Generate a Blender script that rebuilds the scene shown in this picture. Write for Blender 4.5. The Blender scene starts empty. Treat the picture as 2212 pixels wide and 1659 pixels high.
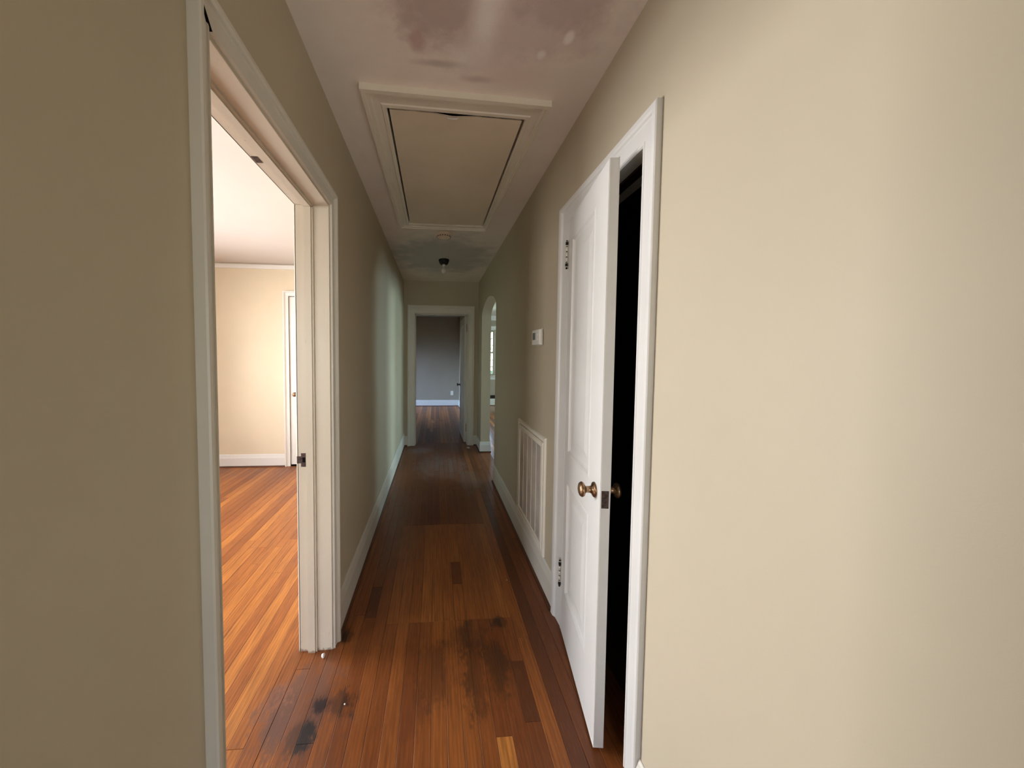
import bpy, bmesh, math, random
from mathutils import Vector, Matrix, Euler
random.seed(7)
PI = math.pi
S = bpy.context.scene
C = S.collection

# ------------------------------------------------------------------ camera
CAM_F, CAM_CX, CAM_CY = 746.2, 1000.56, 801.74
YAW, PITCH, ROLL, EYE = math.radians(4.6233), math.radians(2.6376), math.radians(0.5321), 1.378
fw = Vector((math.sin(YAW)*math.cos(PITCH), math.cos(YAW)*math.cos(PITCH), -math.sin(PITCH)))
rt = Vector((math.cos(YAW), -math.sin(YAW), 0)); up = rt.cross(fw)
rt2 = rt*math.cos(ROLL) + up*math.sin(ROLL); up2 = up*math.cos(ROLL) - rt*math.sin(ROLL)
cd = bpy.data.cameras.new('camera'); cam = bpy.data.objects.new('camera', cd); C.objects.link(cam)
M3 = Matrix((rt2, up2, -fw)).transposed()
cam.matrix_world = Matrix.Translation((0, 0, EYE)) @ M3.to_4x4()
cd.sensor_fit = 'HORIZONTAL'; cd.sensor_width = 36.0
cd.lens = CAM_F/2212*36.0
cd.shift_x = (1106-CAM_CX)/2212
cd.shift_y = -(829.5-CAM_CY)/2212
cd.clip_start = .02; cd.clip_end = 200
S.camera = cam

# ------------------------------------------------------------------ exposure, sky, window light
S.view_settings.view_transform = 'Standard'; S.view_settings.look = 'None'
S.view_settings.gamma = 1; S.view_settings.use_curve_mapping = False
S.view_settings.exposure = 0.0
S.cycles.diffuse_bounces = 8; S.cycles.max_bounces = 14; S.cycles.transparent_max_bounces = 16
w = bpy.data.worlds.new('sky'); S.world = w; w.use_nodes = True
wn = w.node_tree; wn.nodes.clear()
sk = wn.nodes.new('ShaderNodeTexSky'); sk.sky_type = 'NISHITA'; sk.sun_disc = False
sk.sun_elevation = math.radians(50); sk.sun_rotation = math.radians(200)
bgn = wn.nodes.new('ShaderNodeBackground'); bgn.inputs[1].default_value = .9
wo = wn.nodes.new('ShaderNodeOutputWorld')
wn.links.new(sk.outputs[0], bgn.inputs[0]); wn.links.new(bgn.outputs[0], wo.inputs[0])

def area(name, loc, target, sx, sy, power, col, spread=180):
    l = bpy.data.lights.new(name, 'AREA'); l.shape = 'RECTANGLE'; l.size = sx; l.size_y = sy
    l.energy = power; l.color = col; l.spread = math.radians(spread)
    o = bpy.data.objects.new(name, l); C.objects.link(o); o.location = loc
    o.rotation_euler = (Vector(target)-Vector(loc)).to_track_quat('-Z', 'Y').to_euler()
    return o
# area lamps outside the windows of the rooms around the hall: daylight and added fill
area('daylight_bedroom', (-4.0, 2.45, 1.25), (-.5, 2.0, 1.25), 1.7, 1.7, 350, (.97, .97, 1))
area('fill_bedroom_south', (-4.0, -.3, 1.25), (-.5, 1.0, 1.25), 1.4, 1.7, 95, (.97, .97, 1))  # added fill lamp, evens out the bedroom light
area('fill_bedroom_back', (-2.3, -2.25, 1.4), (-2.1, 4.3, .9), 1.2, 1.5, 55, (.95, .96, 1))  # added fill from behind, brightens the bedroom's far wall
area('daylight_living_room', (5.3, 3.9, 1.6), (.7, 4.3, 1.1), 2.6, 1.5, 205, (.66, .94, 1))
area('fill_living_room_north', (5.3, 7.6, 1.7), (1.2, 6.4, .4), 1.8, 1.5, 280, (.70, .96, 1))  # extra lamp added to brighten the far part of the living room
area('daylight_far_room', (-3.75, 7.6, 2.0), (0, 8.8, -.4), 1.2, 1.4, 100, (.46, .66, 1), 60)
area('fill_garden_side', (1.3, 10.4, 3.1), (1.3, 7.4, 0), 1.6, .8, 500, (.80, 1, .93))  # added lamp above view, strengthens sky light through the garden window
area('fill_lawn_bounce', (1.3, 10.9, -.35), (1.3, 8.6, 2.4), 1.8, .7, 420, (.78, 1, .84))  # added lamp below view, stands in for light off the sunlit lawn
sun = bpy.data.lights.new('sun', 'SUN'); sun.energy = 2.6; sun.angle = math.radians(1.5); sun.color = (1, .95, .86)
so = bpy.data.objects.new('sun', sun); C.objects.link(so); so.location = (0, -6, 12)
so.rotation_euler = Vector((.10, .50, -1)).to_track_quat('-Z', 'Y').to_euler()
area('fill_entry_ceiling', (.1, -2.25, .9), (.15, .8, 2.45), .7, 1.2, 13, (1, .97, .95), 120)  # added fill behind the camera, aimed up to brighten the near ceiling

# ------------------------------------------------------------------ materials
def node(nt, t, **k):
    n = nt.nodes.new(t)
    for a, v in k.items():
        if a.startswith('i_'): n.inputs[a[2:]].default_value = v
        else: setattr(n, a, v)
    return n
def base_mat(name, rough=.5, metal=0.0, spec=.5):
    m = bpy.data.materials.new(name); m.use_nodes = True; nt = m.node_tree; nt.nodes.clear()
    p = node(nt, 'ShaderNodeBsdfPrincipled'); o = node(nt, 'ShaderNodeOutputMaterial')
    nt.links.new(p.outputs[0], o.inputs[0])
    p.inputs['Roughness'].default_value = rough; p.inputs['Metallic'].default_value = metal
    p.inputs['Specular IOR Level'].default_value = spec
    return m, nt, p
def L(nt, a, b): nt.links.new(a, b)
def pos(nt): return node(nt, 'ShaderNodeNewGeometry').outputs['Position']
def noise(nt, vec, scale, detail=4, rough=.55, scl=None):
    if scl:
        mp = node(nt, 'ShaderNodeMapping'); mp.inputs['Scale'].default_value = scl; L(nt, vec, mp.inputs['Vector']); vec = mp.outputs[0]
    n = node(nt, 'ShaderNodeTexNoise'); n.inputs['Scale'].default_value = scale
    n.inputs['Detail'].default_value = detail; n.inputs['Roughness'].default_value = rough
    L(nt, vec, n.inputs['Vector']); return n.outputs['Fac']
def ramp(nt, fac, stops, interp='LINEAR'):
    r = node(nt, 'ShaderNodeValToRGB'); r.color_ramp.interpolation = interp
    e = r.color_ramp.elements
    while len(e) < len(stops): e.new(.5)
    for q, (p_, c) in zip(e, stops):
        q.position = p_; q.color = (c, c, c, 1) if isinstance(c, (int, float)) else (*c, 1)
    L(nt, fac, r.inputs[0]); return r.outputs[0]
def mix(nt, fac, a, b, mode='MIX'):
    m = node(nt, 'ShaderNodeMix', data_type='RGBA', blend_type=mode)
    for inp, v in ((m.inputs[0], fac), (m.inputs[6], a), (m.inputs[7], b)):
        if isinstance(v, (int, float)): inp.default_value = v
        elif isinstance(v, tuple): inp.default_value = (*v, 1)
        else: L(nt, v, inp)
    return m.outputs[2]
def math_(nt, op, a, b=None, clamp=False):
    m = node(nt, 'ShaderNodeMath', operation=op, use_clamp=clamp)
    for inp, v in zip(m.inputs, (a, b)):
        if v is None: continue
        if isinstance(v, (int, float)): inp.default_value = v
        else: L(nt, v, inp)
    return m.outputs[0]
def bump(nt, p, h, strength=.1, dist=.002):
    b = node(nt, 'ShaderNodeBump'); b.inputs['Strength'].default_value = strength; b.inputs['Distance'].default_value = dist
    L(nt, h, b.inputs['Height']); L(nt, b.outputs[0], p.inputs['Normal'])
def blob(nt, P, x, y, rx, ry, nz, soft=.5, wob=.7):
    """a stain or painted light patch of its own shape on the floor or the ceiling: 1 inside, 0 outside"""
    s = node(nt, 'ShaderNodeVectorMath', operation='SUBTRACT'); L(nt, P, s.inputs[0]); s.inputs[1].default_value = (x, y, 0)
    m = node(nt, 'ShaderNodeVectorMath', operation='MULTIPLY'); L(nt, s.outputs[0], m.inputs[0]); m.inputs[1].default_value = (1/rx, 1/ry, 0)
    l = node(nt, 'ShaderNodeVectorMath', operation='LENGTH'); L(nt, m.outputs[0], l.inputs[0])
    d = math_(nt, 'ADD', l.outputs['Value'], math_(nt, 'MULTIPLY', math_(nt, 'SUBTRACT', nz, .5), wob*2))
    mr = node(nt, 'ShaderNodeMapRange'); L(nt, d, mr.inputs['Value'])
    mr.inputs['From Min'].default_value = 1+soft*.5; mr.inputs['From Max'].default_value = 1-soft
    mr.interpolation_type = 'SMOOTHSTEP'
    return mr.outputs[0]

def paint(name, col, rough=.55, var=.04, spec=.4, b=.08, bscale=260):
    m, nt, p = base_mat(name, rough, 0, spec); P = pos(nt)
    n = noise(nt, P, 2.3, 5)
    c2 = tuple(max(0, c*(1-var*2.2)) for c in col)
    L(nt, mix(nt, ramp(nt, n, [(.35, 0.0), (.65, 1.0)]), col, c2), p.inputs['Base Color'])
    bump(nt, p, noise(nt, P, bscale, 2), b, .0015); return m
def trim_paint(name, col, dirt=.25):
    """old brushed gloss paint with chips and grime that sit in patches"""
    m, nt, p = base_mat(name, .38, 0, .5); P = pos(nt)
    n = noise(nt, P, 3.1, 6)
    c = mix(nt, ramp(nt, n, [(.35, 0.0), (.7, 1.0)]), col, tuple(v*.93 for v in col))
    n2 = noise(nt, P, 38, 6, .7, (1, 1, .25))
    c = mix(nt, math_(nt, 'MULTIPLY', ramp(nt, n2, [(.66, 0.0), (.72, 1.0)]), dirt), c, (.30, .23, .16))
    L(nt, c, p.inputs['Base Color'])
    if dirt > .4:      # knocks and grime where shoes and mops reach
        sz = node(nt, 'ShaderNodeSeparateXYZ'); L(nt, P, sz.inputs[0])
        low = ramp(nt, sz.outputs[2], [(.0, .42), (.02, .20), (.22, .0)])
        n3 = noise(nt, P, 55, 6, .75, (1, 1, .5))
        c = mix(nt, ramp(nt, math_(nt, 'ADD', n3, low), [(.78, 0.0), (.86, .8)]), c, (.22, .15, .10)); L(nt, c, p.inputs['Base Color'])
    bump(nt, p, noise(nt, P, 70, 4, .6, (1, 1, .12)), .22, .002); return m
def metal(name, col, rough=.35, met=.9):
    m, nt, p = base_mat(name, rough, met); P = pos(nt)
    n = noise(nt, P, 90, 4)
    L(nt, mix(nt, ramp(nt, n, [(.4, 0.0), (.65, 1.0)]), col, tuple(v*.5 for v in col)), p.inputs['Base Color'])
    L(nt, ramp(nt, n, [(.3, rough*.8), (.7, min(1, rough*1.5))]), p.inputs['Roughness']); return m

BEIGE = (.50, .435, .315)
M = {}
M['wall'] = paint('beige_wall_paint', BEIGE, .6, .02)
M['wall_bed'] = paint('bedroom_wall_paint', (.66, .57, .42), .6, .02)
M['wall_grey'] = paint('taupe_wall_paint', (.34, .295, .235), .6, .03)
M['ceil_white'] = paint('white_ceiling_paint', (.56, .515, .48), .7, .02)
M['trim'] = trim_paint('white_trim_paint', (.66, .625, .54))
M['trim_old'] = trim_paint('worn_cream_trim_paint', (.59, .52, .41), .5)
M['trim_clean'] = trim_paint('clean_white_trim_paint', (.70, .685, .65), .05)
M['closet'] = paint('closet_painted_shade', (.022, .012, .007), .8, .1, .1)  # low light inside the closet, painted in as a near-black brown
M['dark'] = paint('dark_void', (.008, .006, .005), .9, .1, .1)
M['brass'] = metal('aged_brass', (.38, .235, .13), .30)
M['iron'] = metal('brown_iron', (.085, .055, .048), .45, .7)
M['black'] = metal('black_metal', (.012, .011, .010), .5, .3)
M['plastic'] = paint('white_plastic', (.78, .76, .70), .4, .02, .5, .02)
M['plastic_warm'] = paint('yellowed_plastic', (.88, .70, .54), .45, .05, .5, .05)
M['lcd'] = paint('grey_display', (.16, .17, .16), .15, .02, .5, .0)
M['chalk'] = paint('white_plaster_bit', (.86, .82, .76), .8, .1)
M['mesh_dust'] = paint('dusty_grey_filter', (.80, .72, .63), .9, .15, .1, .15, 420)
M['grille'] = trim_paint('grille_cream_paint', (.80, .74, .62), .35)
M['bark'] = paint('brown_bark', (.10, .07, .045), .9, .3, .1, .8, 40)

def ceiling_mat():
    m, nt, p = base_mat('patched_ceiling_paint', .65, 0, .3); P = pos(nt)
    nz = noise(nt, P, 5.5, 6, .6); nf = noise(nt, P, 16, 6, .65)
    c = mix(nt, ramp(nt, nz, [(.35, 0.0), (.7, 1.0)]), (.86, .78, .71), (.81, .73, .66))
    def put(c, b, col, k): return mix(nt, math_(nt, 'MULTIPLY', b, k), c, col)
    c = put(c, blob(nt, P, .22, 1.10, .40, .26, nz, .35, .9), (.64, .54, .52), .8)
    c = put(c, blob(nt, P, .00, 1.13, .16, .14, nf, .5, .9), (.44, .36, .33), .6)
    c = put(c, blob(nt, P, .40, 1.12, .15, .08, nf, .5, .9), (.50, .41, .40), .6)
    c = put(c, blob(nt, P, -.07, 1.27, .035, .05, nf, .6, .5), (.50, .34, .31), .7)
    c = put(c, blob(nt, P, .02, 1.36, .12, .018, nf, .7, .5), (.40, .32, .28), .5)
    c = put(c, blob(nt, P, .16, 1.42, .07, .02, nf, .8, .5), (.44, .34, .31), .5)
    c = put(c, blob(nt, P, .16, 1.16, .055, .17, nf, .9, .5), (.92, .87, .84), .9)
    c = put(c, blob(nt, P, .14, 1.33, .10, .07, nf, .9, .5), (.88, .82, .78), .7)
    c = put(c, blob(nt, P, .38, 1.29, .018, .022, nf, .6, .3), (.92, .86, .82), .9)
    c = put(c, blob(nt, P, .455, 1.215, .018, .03, nf, .6, .3), (.92, .86, .82), .9)
    c = put(c, blob(nt, P, .30, 1.38, .16, .10, nz, .8, .5), (.66, .52, .48), .45)
    c = put(c, blob(nt, P, .06, 3.95, .62, .75, nz, .5, .6), (.34, .35, .32), .75)  # dimming of the far ceiling, painted in as a grey patch
    L(nt, c, p.inputs['Base Color'])
    h = math_(nt, 'ADD', noise(nt, P, 7, 4), math_(nt, 'MULTIPLY', noise(nt, P, 220, 2), .12))
    bump(nt, p, h, .25, .012)
    return m
M['ceiling'] = ceiling_mat()

STAINS_AND_HAZE = [(.08, 4.25, .30, .45, (.22, .165, .14), .55), (-.20, 4.95, .20, .16, (.24, .19, .165), .6), (.38, 3.7, .12, .40, (.20, .15, .12), .5), (-.57, 1.34, .10, .14, (.23, .115, .085), .6),   # x, y, rx, ry, colour, strength; the pale far ones are dusty scuffs with reflected haze painted in
    (-.50, 1.30, .15, .17, (.095, .048, .036), .75), (-.50, 1.46, .11, .09, (.17, .075, .045), .7),
    (-.475, 1.225, .050, .060, (.012, .012, .014), .95), (-.445, 1.335, .032, .035, (.016, .012, .016), .9),
    (-.36, 1.34, .045, .06, (.020, .010, .006), .8), (-.43, 1.66, .035, .05, (.006, .004, .003), .9),
    (.175, 1.45, .05, .24, (.030, .014, .008), .75), (.28, 1.45, .05, .15, (.028, .016, .007), .7),
    (.34, 1.70, .045, .035, (.010, .009, .006), .8), (.17, 1.62, .10, .10, (.03, .014, .008), .6),
    (.00, 1.45, .10, .16, (.055, .020, .010), .5), (-.12, 1.30, .10, .12, (.07, .024, .012), .4)]
def wood_mat(name, mode, gloss=1.0):
    m, nt, p = base_mat(name, .36, 0, .45); P = pos(nt)
    if mode == 'piece':
        oi = node(nt, 'ShaderNodeObjectInfo')
        sp = node(nt, 'ShaderNodeSeparateColor'); L(nt, oi.outputs['Color'], sp.inputs[0]); t = sp.outputs[0]; rnd = oi.outputs['Random']
        off = math_(nt, 'MULTIPLY', rnd, 37.0)
    else:
        ri = node(nt, 'ShaderNodeNewGeometry').outputs['Random Per Island']; t = ri; off = math_(nt, 'MULTIPLY', ri, 37.0); rnd = ri
    cb = node(nt, 'ShaderNodeCombineXYZ'); L(nt, off, cb.inputs[0]); L(nt, off, cb.inputs[1])
    ad = node(nt, 'ShaderNodeVectorMath', operation='ADD'); L(nt, P, ad.inputs[0]); L(nt, cb.outputs[0], ad.inputs[1])
    G = ad.outputs[0]
    c = ramp(nt, t, [(0, (.078, .021, .007)), (.35, (.195, .054, .012)), (.65, (.32, .100, .020)), (1, (.50, .19, .038))])
    g1 = noise(nt, G, 9, 5, .6, (9, .55, 1)); g2 = noise(nt, G, 26, 4, .6, (14, .5, 1))
    # cathedral figure of flat-sawn boards
    wv = node(nt, 'ShaderNodeTexWave', wave_type='BANDS', bands_direction='X'); wv.inputs['Scale'].default_value = 16
    wv.inputs['Distortion'].default_value = 4; wv.inputs['Detail'].default_value = 1; wv.inputs['Detail Scale'].default_value = .8
    mp = node(nt, 'ShaderNodeMapping'); mp.inputs['Scale'].default_value = (1.4, .16, 1); L(nt, G, mp.inputs['Vector']); L(nt, mp.outputs[0], wv.inputs['Vector'])
    c = mix(nt, math_(nt, 'MULTIPLY', ramp(nt, g1, [(.4, 0.0), (.7, 1.0)]), .6), c, (.085, .025, .008))
    c = mix(nt, math_(nt, 'MULTIPLY', ramp(nt, wv.outputs['Fac'], [(.5, 0.0), (1, 1.0)]), .32), c, (.10, .032, .012))
    c = mix(nt, math_(nt, 'MULTIPLY', ramp(nt, g2, [(.52, 0.0), (.75, 1.0)]), .22), c, (.52, .22, .08))
    nz = math_(nt, 'ADD', noise(nt, P, 11, 5, .6, (1.4, .7, 1)), math_(nt, 'MULTIPLY', math_(nt, 'SUBTRACT', noise(nt, P, 60, 5, .75, (1.8, .5, 1)), .5), 1.1))
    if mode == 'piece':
        for x, y, rx, ry, col, k in STAINS_AND_HAZE:
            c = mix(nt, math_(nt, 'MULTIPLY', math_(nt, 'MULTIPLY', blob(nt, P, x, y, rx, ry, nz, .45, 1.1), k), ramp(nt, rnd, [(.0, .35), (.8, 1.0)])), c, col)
    L(nt, c, p.inputs['Base Color'])
    L(nt, ramp(nt, noise(nt, P, 6, 5, .6), [(.2, .31*gloss), (.8, .40*gloss)]), p.inputs['Roughness'])
    bump(nt, p, g2, .12, .0012)
    return m
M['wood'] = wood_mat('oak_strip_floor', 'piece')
M['wood_far'] = wood_mat('oak_strip_floor_far', 'island')
M['wood_varnished'] = wood_mat('newly_varnished_strip_floor', 'island', .5)
M['shoe'] = paint('brown_shoe_moulding_stain', (.10, .035, .015), .5, .2)
M['subfloor'] = paint('dark_subfloor', (.02, .009, .005), .9, .2)

def leaf_mat():
    m, nt, p = base_mat('green_leaf', .5)
    ri = node(nt, 'ShaderNodeNewGeometry').outputs['Random Per Island']
    L(nt, ramp(nt, ri, [(0, (.05, .13, .02)), (1, (.22, .36, .07))]), p.inputs['Base Color'])
    return m
M['leaf'] = leaf_mat()
M['lawn'] = paint('green_lawn', (.10, .19, .05), .9, .3)
def glass_mat():
    m = bpy.data.materials.new('window_glass'); m.use_nodes = True; nt = m.node_tree; nt.nodes.clear()
    t = node(nt, 'ShaderNodeBsdfTransparent'); g = node(nt, 'ShaderNodeBsdfGlossy'); g.inputs['Roughness'].default_value = .02
    f = node(nt, 'ShaderNodeFresnel'); f.inputs[0].default_value = 1.45; x = node(nt, 'ShaderNodeMixShader'); o = node(nt, 'ShaderNodeOutputMaterial')
    L(nt, f.outputs[0], x.inputs[0]); L(nt, t.outputs[0], x.inputs[1]); L(nt, g.outputs[0], x.inputs[2]); L(nt, x.outputs[0], o.inputs[0])
    return m
M['glass'] = glass_mat()
def bulb_mat():
    m, nt, p = base_mat('unlit_frosted_bulb', .3); P = pos(nt)
    L(nt, mix(nt, noise(nt, P, 30), (.75, .74, .68), (.68, .68, .62)), p.inputs['Base Color']); return m
M['bulb'] = bulb_mat()

# ------------------------------------------------------------------ mesh helpers
def mesh_obj(name, bm, mat, parent=None, smooth=False, loc=None):
    bmesh.ops.recalc_face_normals(bm, faces=bm.faces[:])
    me = bpy.data.meshes.new(name); bm.to_mesh(me); bm.free()
    me.materials.append(mat if not isinstance(mat, str) else M[mat])
    if smooth:
        for f in me.polygons: f.use_smooth = True
    o = bpy.data.objects.new(name, me); C.objects.link(o)
    if parent: o.parent = parent
    if loc: o.location = loc
    return o
def box(bm, x0, x1, y0, y1, z0, z1, mat4=None, bev=0):
    vs = [bm.verts.new((x, y, z)) for x in (x0, x1) for y in (y0, y1) for z in (z0, z1)]
    if mat4: 
        for v in vs: v.co = mat4 @ v.co
    fs = [bm.faces.new([vs[i] for i in q]) for q in ((0, 1, 3, 2), (4, 6, 7, 5), (0, 4, 5, 1), (2, 3, 7, 6), (0, 2, 6, 4), (1, 5, 7, 3))]
    if bev:
        es = list({e for f in fs for e in f.edges})
        bmesh.ops.bevel(bm, geom=es, offset=bev, segments=2, affect='EDGES', profile=.6)
def boxo(name, dims, mat, parent=None, bev=0, mat4=None):
    bm = bmesh.new(); box(bm, *dims, mat4=mat4, bev=bev); return mesh_obj(name, bm, mat, parent)
def lathe(name, prof, mat, parent, M4, seg=28):
    """prof: (radius, height) pairs, turned about local Z, placed by M4"""
    bm = bmesh.new(); rings = []
    for r, h in prof:
        if r < 1e-6: rings.append([bm.verts.new((0, 0, h))])
        else: rings.append([bm.verts.new((r*math.cos(2*PI*k/seg), r*math.sin(2*PI*k/seg), h)) for k in range(seg)])
    for a, b in zip(rings, rings[1:]):
        for k in range(seg):
            k2 = (k+1) % seg
            if len(a) == 1 and len(b) == 1: continue
            if len(a) == 1: bm.faces.new((a[0], b[k], b[k2]))
            elif len(b) == 1: bm.faces.new((a[k], a[k2], b[0]))
            else: bm.faces.new((a[k], a[k2], b[k2], b[k]))
    for r in (rings[0], rings[-1]):
        if len(r) > 1: bm.faces.new(r)
    for v in bm.verts: v.co = M4 @ v.co
    return mesh_obj(name, bm, mat, parent, smooth=True)
def tube(bm, pts, r, seg=8):
    prev = None
    for i, p in enumerate(pts):
        p = Vector(p); d = (Vector(pts[min(i+1, len(pts)-1)]) - Vector(pts[max(i-1, 0)])).normalized()
        a = d.orthogonal().normalized(); b = d.cross(a)
        ring = [bm.verts.new(p + a*r*math.cos(2*PI*k/seg) + b*r*math.sin(2*PI*k/seg)) for k in range(seg)]
        if prev:
            for k in range(seg): bm.faces.new((prev[k], prev[(k+1) % seg], ring[(k+1) % seg], ring[k]))
        else: bm.faces.new(ring)
        prev = ring
    bm.faces.new(prev)
def empty(name, loc=(0, 0, 0), rz=0):
    o = bpy.data.objects.new(name, None); C.objects.link(o); o.location = loc; o.rotation_euler = (0, 0, rz); o.empty_display_size = .1
    return o
def tag(o, label=None, cat=None, group=None, kind=None):
    if label: o['label'] = label
    if cat: o['category'] = cat
    if group: o['group'] = group
    if kind: o['kind'] = kind
    return o
def struct(o): o['kind'] = 'structure'; return o

def wall(name, axis, p0, p1, a0, a1, z0, z1, holes, mat, arch=None):
    """axis 'x': plane normal along X, running along Y (a). holes: (a0,a1,z0,z1)"""
    bm = bmesh.new()
    A = sorted({a0, a1, *[h[0] for h in holes], *[h[1] for h in holes]}); Z = sorted({z0, z1, *[h[2] for h in holes], *[h[3] for h in holes]})
    def W(p, a, z): return (p, a, z) if axis == 'x' else (a, p, z)
    cache = {}
    def V(p, a, z):
        k = (round(p, 5), round(a, 5), round(z, 5))
        if k not in cache: cache[k] = bm.verts.new(W(*k))
        return cache[k]
    def solid(i, j):
        if i < 0 or j < 0 or i >= len(A)-1 or j >= len(Z)-1: return False
        am, zm = (A[i]+A[i+1])/2, (Z[j]+Z[j+1])/2
        return not any(h[0] < am < h[1] and h[2] < zm < h[3] for h in holes)
    for i in range(len(A)-1):
        for j in range(len(Z)-1):
            if not solid(i, j): continue
            a, b, c, d = A[i], A[i+1], Z[j], Z[j+1]
            for p in (p0, p1): bm.faces.new((V(p, a, c), V(p, b, c), V(p, b, d), V(p, a, d)))
            if not solid(i-1, j): bm.faces.new((V(p0, a, c), V(p1, a, c), V(p1, a, d), V(p0, a, d)))
            if not solid(i+1, j): bm.faces.new((V(p0, b, c), V(p1, b, c), V(p1, b, d), V(p0, b, d)))
            if not solid(i, j-1): bm.faces.new((V(p0, a, c), V(p0, b, c), V(p1, b, c), V(p1, a, c)))
            if not solid(i, j+1): bm.faces.new((V(p0, a, d), V(p0, b, d), V(p1, b, d), V(p1, a, d)))
    if arch:   # fill the shoulders between an arch curve and the square head of its hole
        c0, c1, zs, zt = arch; n = 28; cm, hw, rise = (c0+c1)/2, (c1-c0)/2, zt-zs
        pts = []
        for k in range(n+1):
            th = PI*k/n; ca, sa = math.cos(th), math.sin(th)
            pts.append((cm - hw*math.copysign(abs(ca)**1.0, ca), zs + (rise-.003)*abs(sa)**1.0*(1 - .10*abs(ca))))
        for (ya, za), (yb, zb) in zip(pts, pts[1:]):
            for p in (p0, p1): bm.faces.new([bm.verts.new(W(p, *q)) for q in ((ya, za), (yb, zb), (yb, zt), (ya, zt))])
            f = bm.faces.new([bm.verts.new(W(*q)) for q in ((p0, ya, za), (p0, yb, zb), (p1, yb, zb), (p1, ya, za))])
        bmesh.ops.remove_doubles(bm, verts=bm.verts[:], dist=.0004)
    return struct(mesh_obj(name, bm, mat))

def moulding(name, inner, outer, prof, to3, mat, parent, closed=False):
    """mitred pieces. inner/outer: matching 2D points; prof: (t 0 inner..1 outer, depth); to3(a, z, depth) -> world. One object per side"""
    n = len(inner); out = []
    for i in range(n if closed else n-1):
        j = (i+1) % n; bm = bmesh.new(); rows = []
        for q in (i, j):
            r = []
            for t, d in prof + [(1, 0), (0, 0)]:
                a = inner[q][0]*(1-t)+outer[q][0]*t; z = inner[q][1]*(1-t)+outer[q][1]*t
                r.append(bm.verts.new(to3(a, z, d)))
            rows.append(r)
        k = len(rows[0])
        for s in range(k): bm.faces.new((rows[0][s], rows[0][(s+1) % k], rows[1][(s+1) % k], rows[1][s]))
        bm.faces.new(rows[0]); bm.faces.new(rows[1])
        out.append(mesh_obj(name, bm, mat, parent))
    return out
CASING = [(0, .006), (.04, .012), (.10, .012), (.14, .009), (.62, .013), (.68, .016), (.72, .022), (.80, .026), (.96, .026), (1, .022)]
def casing(parent, a0, a1, zt, wn, wf, wh, to3, mat, z0=0):
    """casing round an opening: widths near, far and head"""
    return moulding('casing', [(a0, z0), (a0, zt), (a1, zt), (a1, z0)], [(a0-wn, z0), (a0-wn, zt+wh), (a1+wf, zt+wh), (a1+wf, z0)], CASING, to3, mat, parent)
BASE = [(0, .014), (.70, .016), (.76, .014), (.84, .011), (.93, .009), (1, .004)]
def baseboard(name, axis, p, sgn, a0, a1, h, mat, shoe=True):
    bm = bmesh.new(); pr = [(0, 0)] + [(d, t*h) for t, d in BASE] + [(0, h)]
    def W(d, a, z): return (p+sgn*d, a, z) if axis == 'x' else (a, p+sgn*d, z)
    ra = [bm.verts.new(W(d, a0, z)) for d, z in pr]; rb = [bm.verts.new(W(d, a1, z)) for d, z in pr]
    for i in range(len(pr)): bm.faces.new((ra[i], ra[(i+1) % len(pr)], rb[(i+1) % len(pr)], rb[i]))
    bm.faces.new(ra); bm.faces.new(rb)
    o = struct(mesh_obj(name, bm, mat))
    if shoe:
        bm = bmesh.new(); pr = [(.014, 0), (.026, 0), (.0255, .006), (.023, .011), (.019, .014), (.014, .015)]
        ra = [bm.verts.new(W(d, a0, z)) for d, z in pr]; rb = [bm.verts.new(W(d, a1, z)) for d, z in pr]
        for i in range(len(pr)): bm.faces.new((ra[i], ra[(i+1) % len(pr)], rb[(i+1) % len(pr)], rb[i]))
        bm.faces.new(ra); bm.faces.new(rb); mesh_obj('shoe_moulding', bm, M['shoe'], o)
    return o

# ------------------------------------------------------------------ measures of the hall (metres)
XL, XR = -.472, .648          # hall wall faces
XLb, XRb = -.602, .778        # their far sides
HC = 2.477                    # ceiling
YE, YEb = 5.224, 5.354        # end wall
YB = -1.9                     # behind the camera
HB, YBED = 2.425, 4.336       # bedroom ceiling, its far wall
XBED = -3.7
YFAR = 9.318; YLIV = 9.40; XLIV = 4.95; XFARL = -3.4

# ------------------------------------------------------------------ structure
D1 = (.780, 1.592, 2.028)     # bedroom doorway: y0, y1, head
D2 = (1.058, 1.640, 2.030)    # closet doorway
D3 = (-.303, .495, 1.992)     # far doorway (x0, x1, head)
AR = (3.70, 4.83, 1.912, 2.100)
wall('wall_left', 'x', XL, XLb, YB, YE, 0, 2.6, [(D1[0]-.018, D1[1]+.018, 0, D1[2]+.018)], 'wall')
wall('wall_right', 'x', XR, XRb, YB, YFAR, 0, 2.6, [(D2[0]-.018, D2[1]+.018, 0, D2[2]+.018), (AR[0], AR[1], 0, AR[3])], 'wall', arch=AR)
wall('wall_end', 'y', YE, YEb, XFARL, XR, 0, 2.6, [(D3[0]-.018, D3[1]+.018, 0, D3[2]+.018)], 'wall')
wall('wall_entry', 'y', YB-.13, YB, XL, XR, 0, 2.6, [(-.25, .45, .45, 2.0)], 'wall')
wall('wall_bedroom_far', 'y', YBED, YBED+.13, XBED, XLb, 0, 2.6, [(-1.760, -.98, 0, 2.065)], 'wall_bed')
wall('wall_bedroom_window', 'x', XBED-.13, XBED, YB, YBED, 0, 2.6, [(1.6, 3.3, .4, 2.15), (-1.0, .4, .4, 2.15)], 'wall_bed')
wall('wall_bedroom_back', 'y', YB-.13, YB, XBED, XLb, 0, 2.6, [(-2.95, -1.65, .6, 2.15)], 'wall_bed')
wall('wall_bedroom_side', 'x', XLb-.012, XLb, YB, YBED, 0, 2.6, [(D1[0]-.018, D1[1]+.018, 0, D1[2]+.018)], 'wall_bed')
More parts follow.
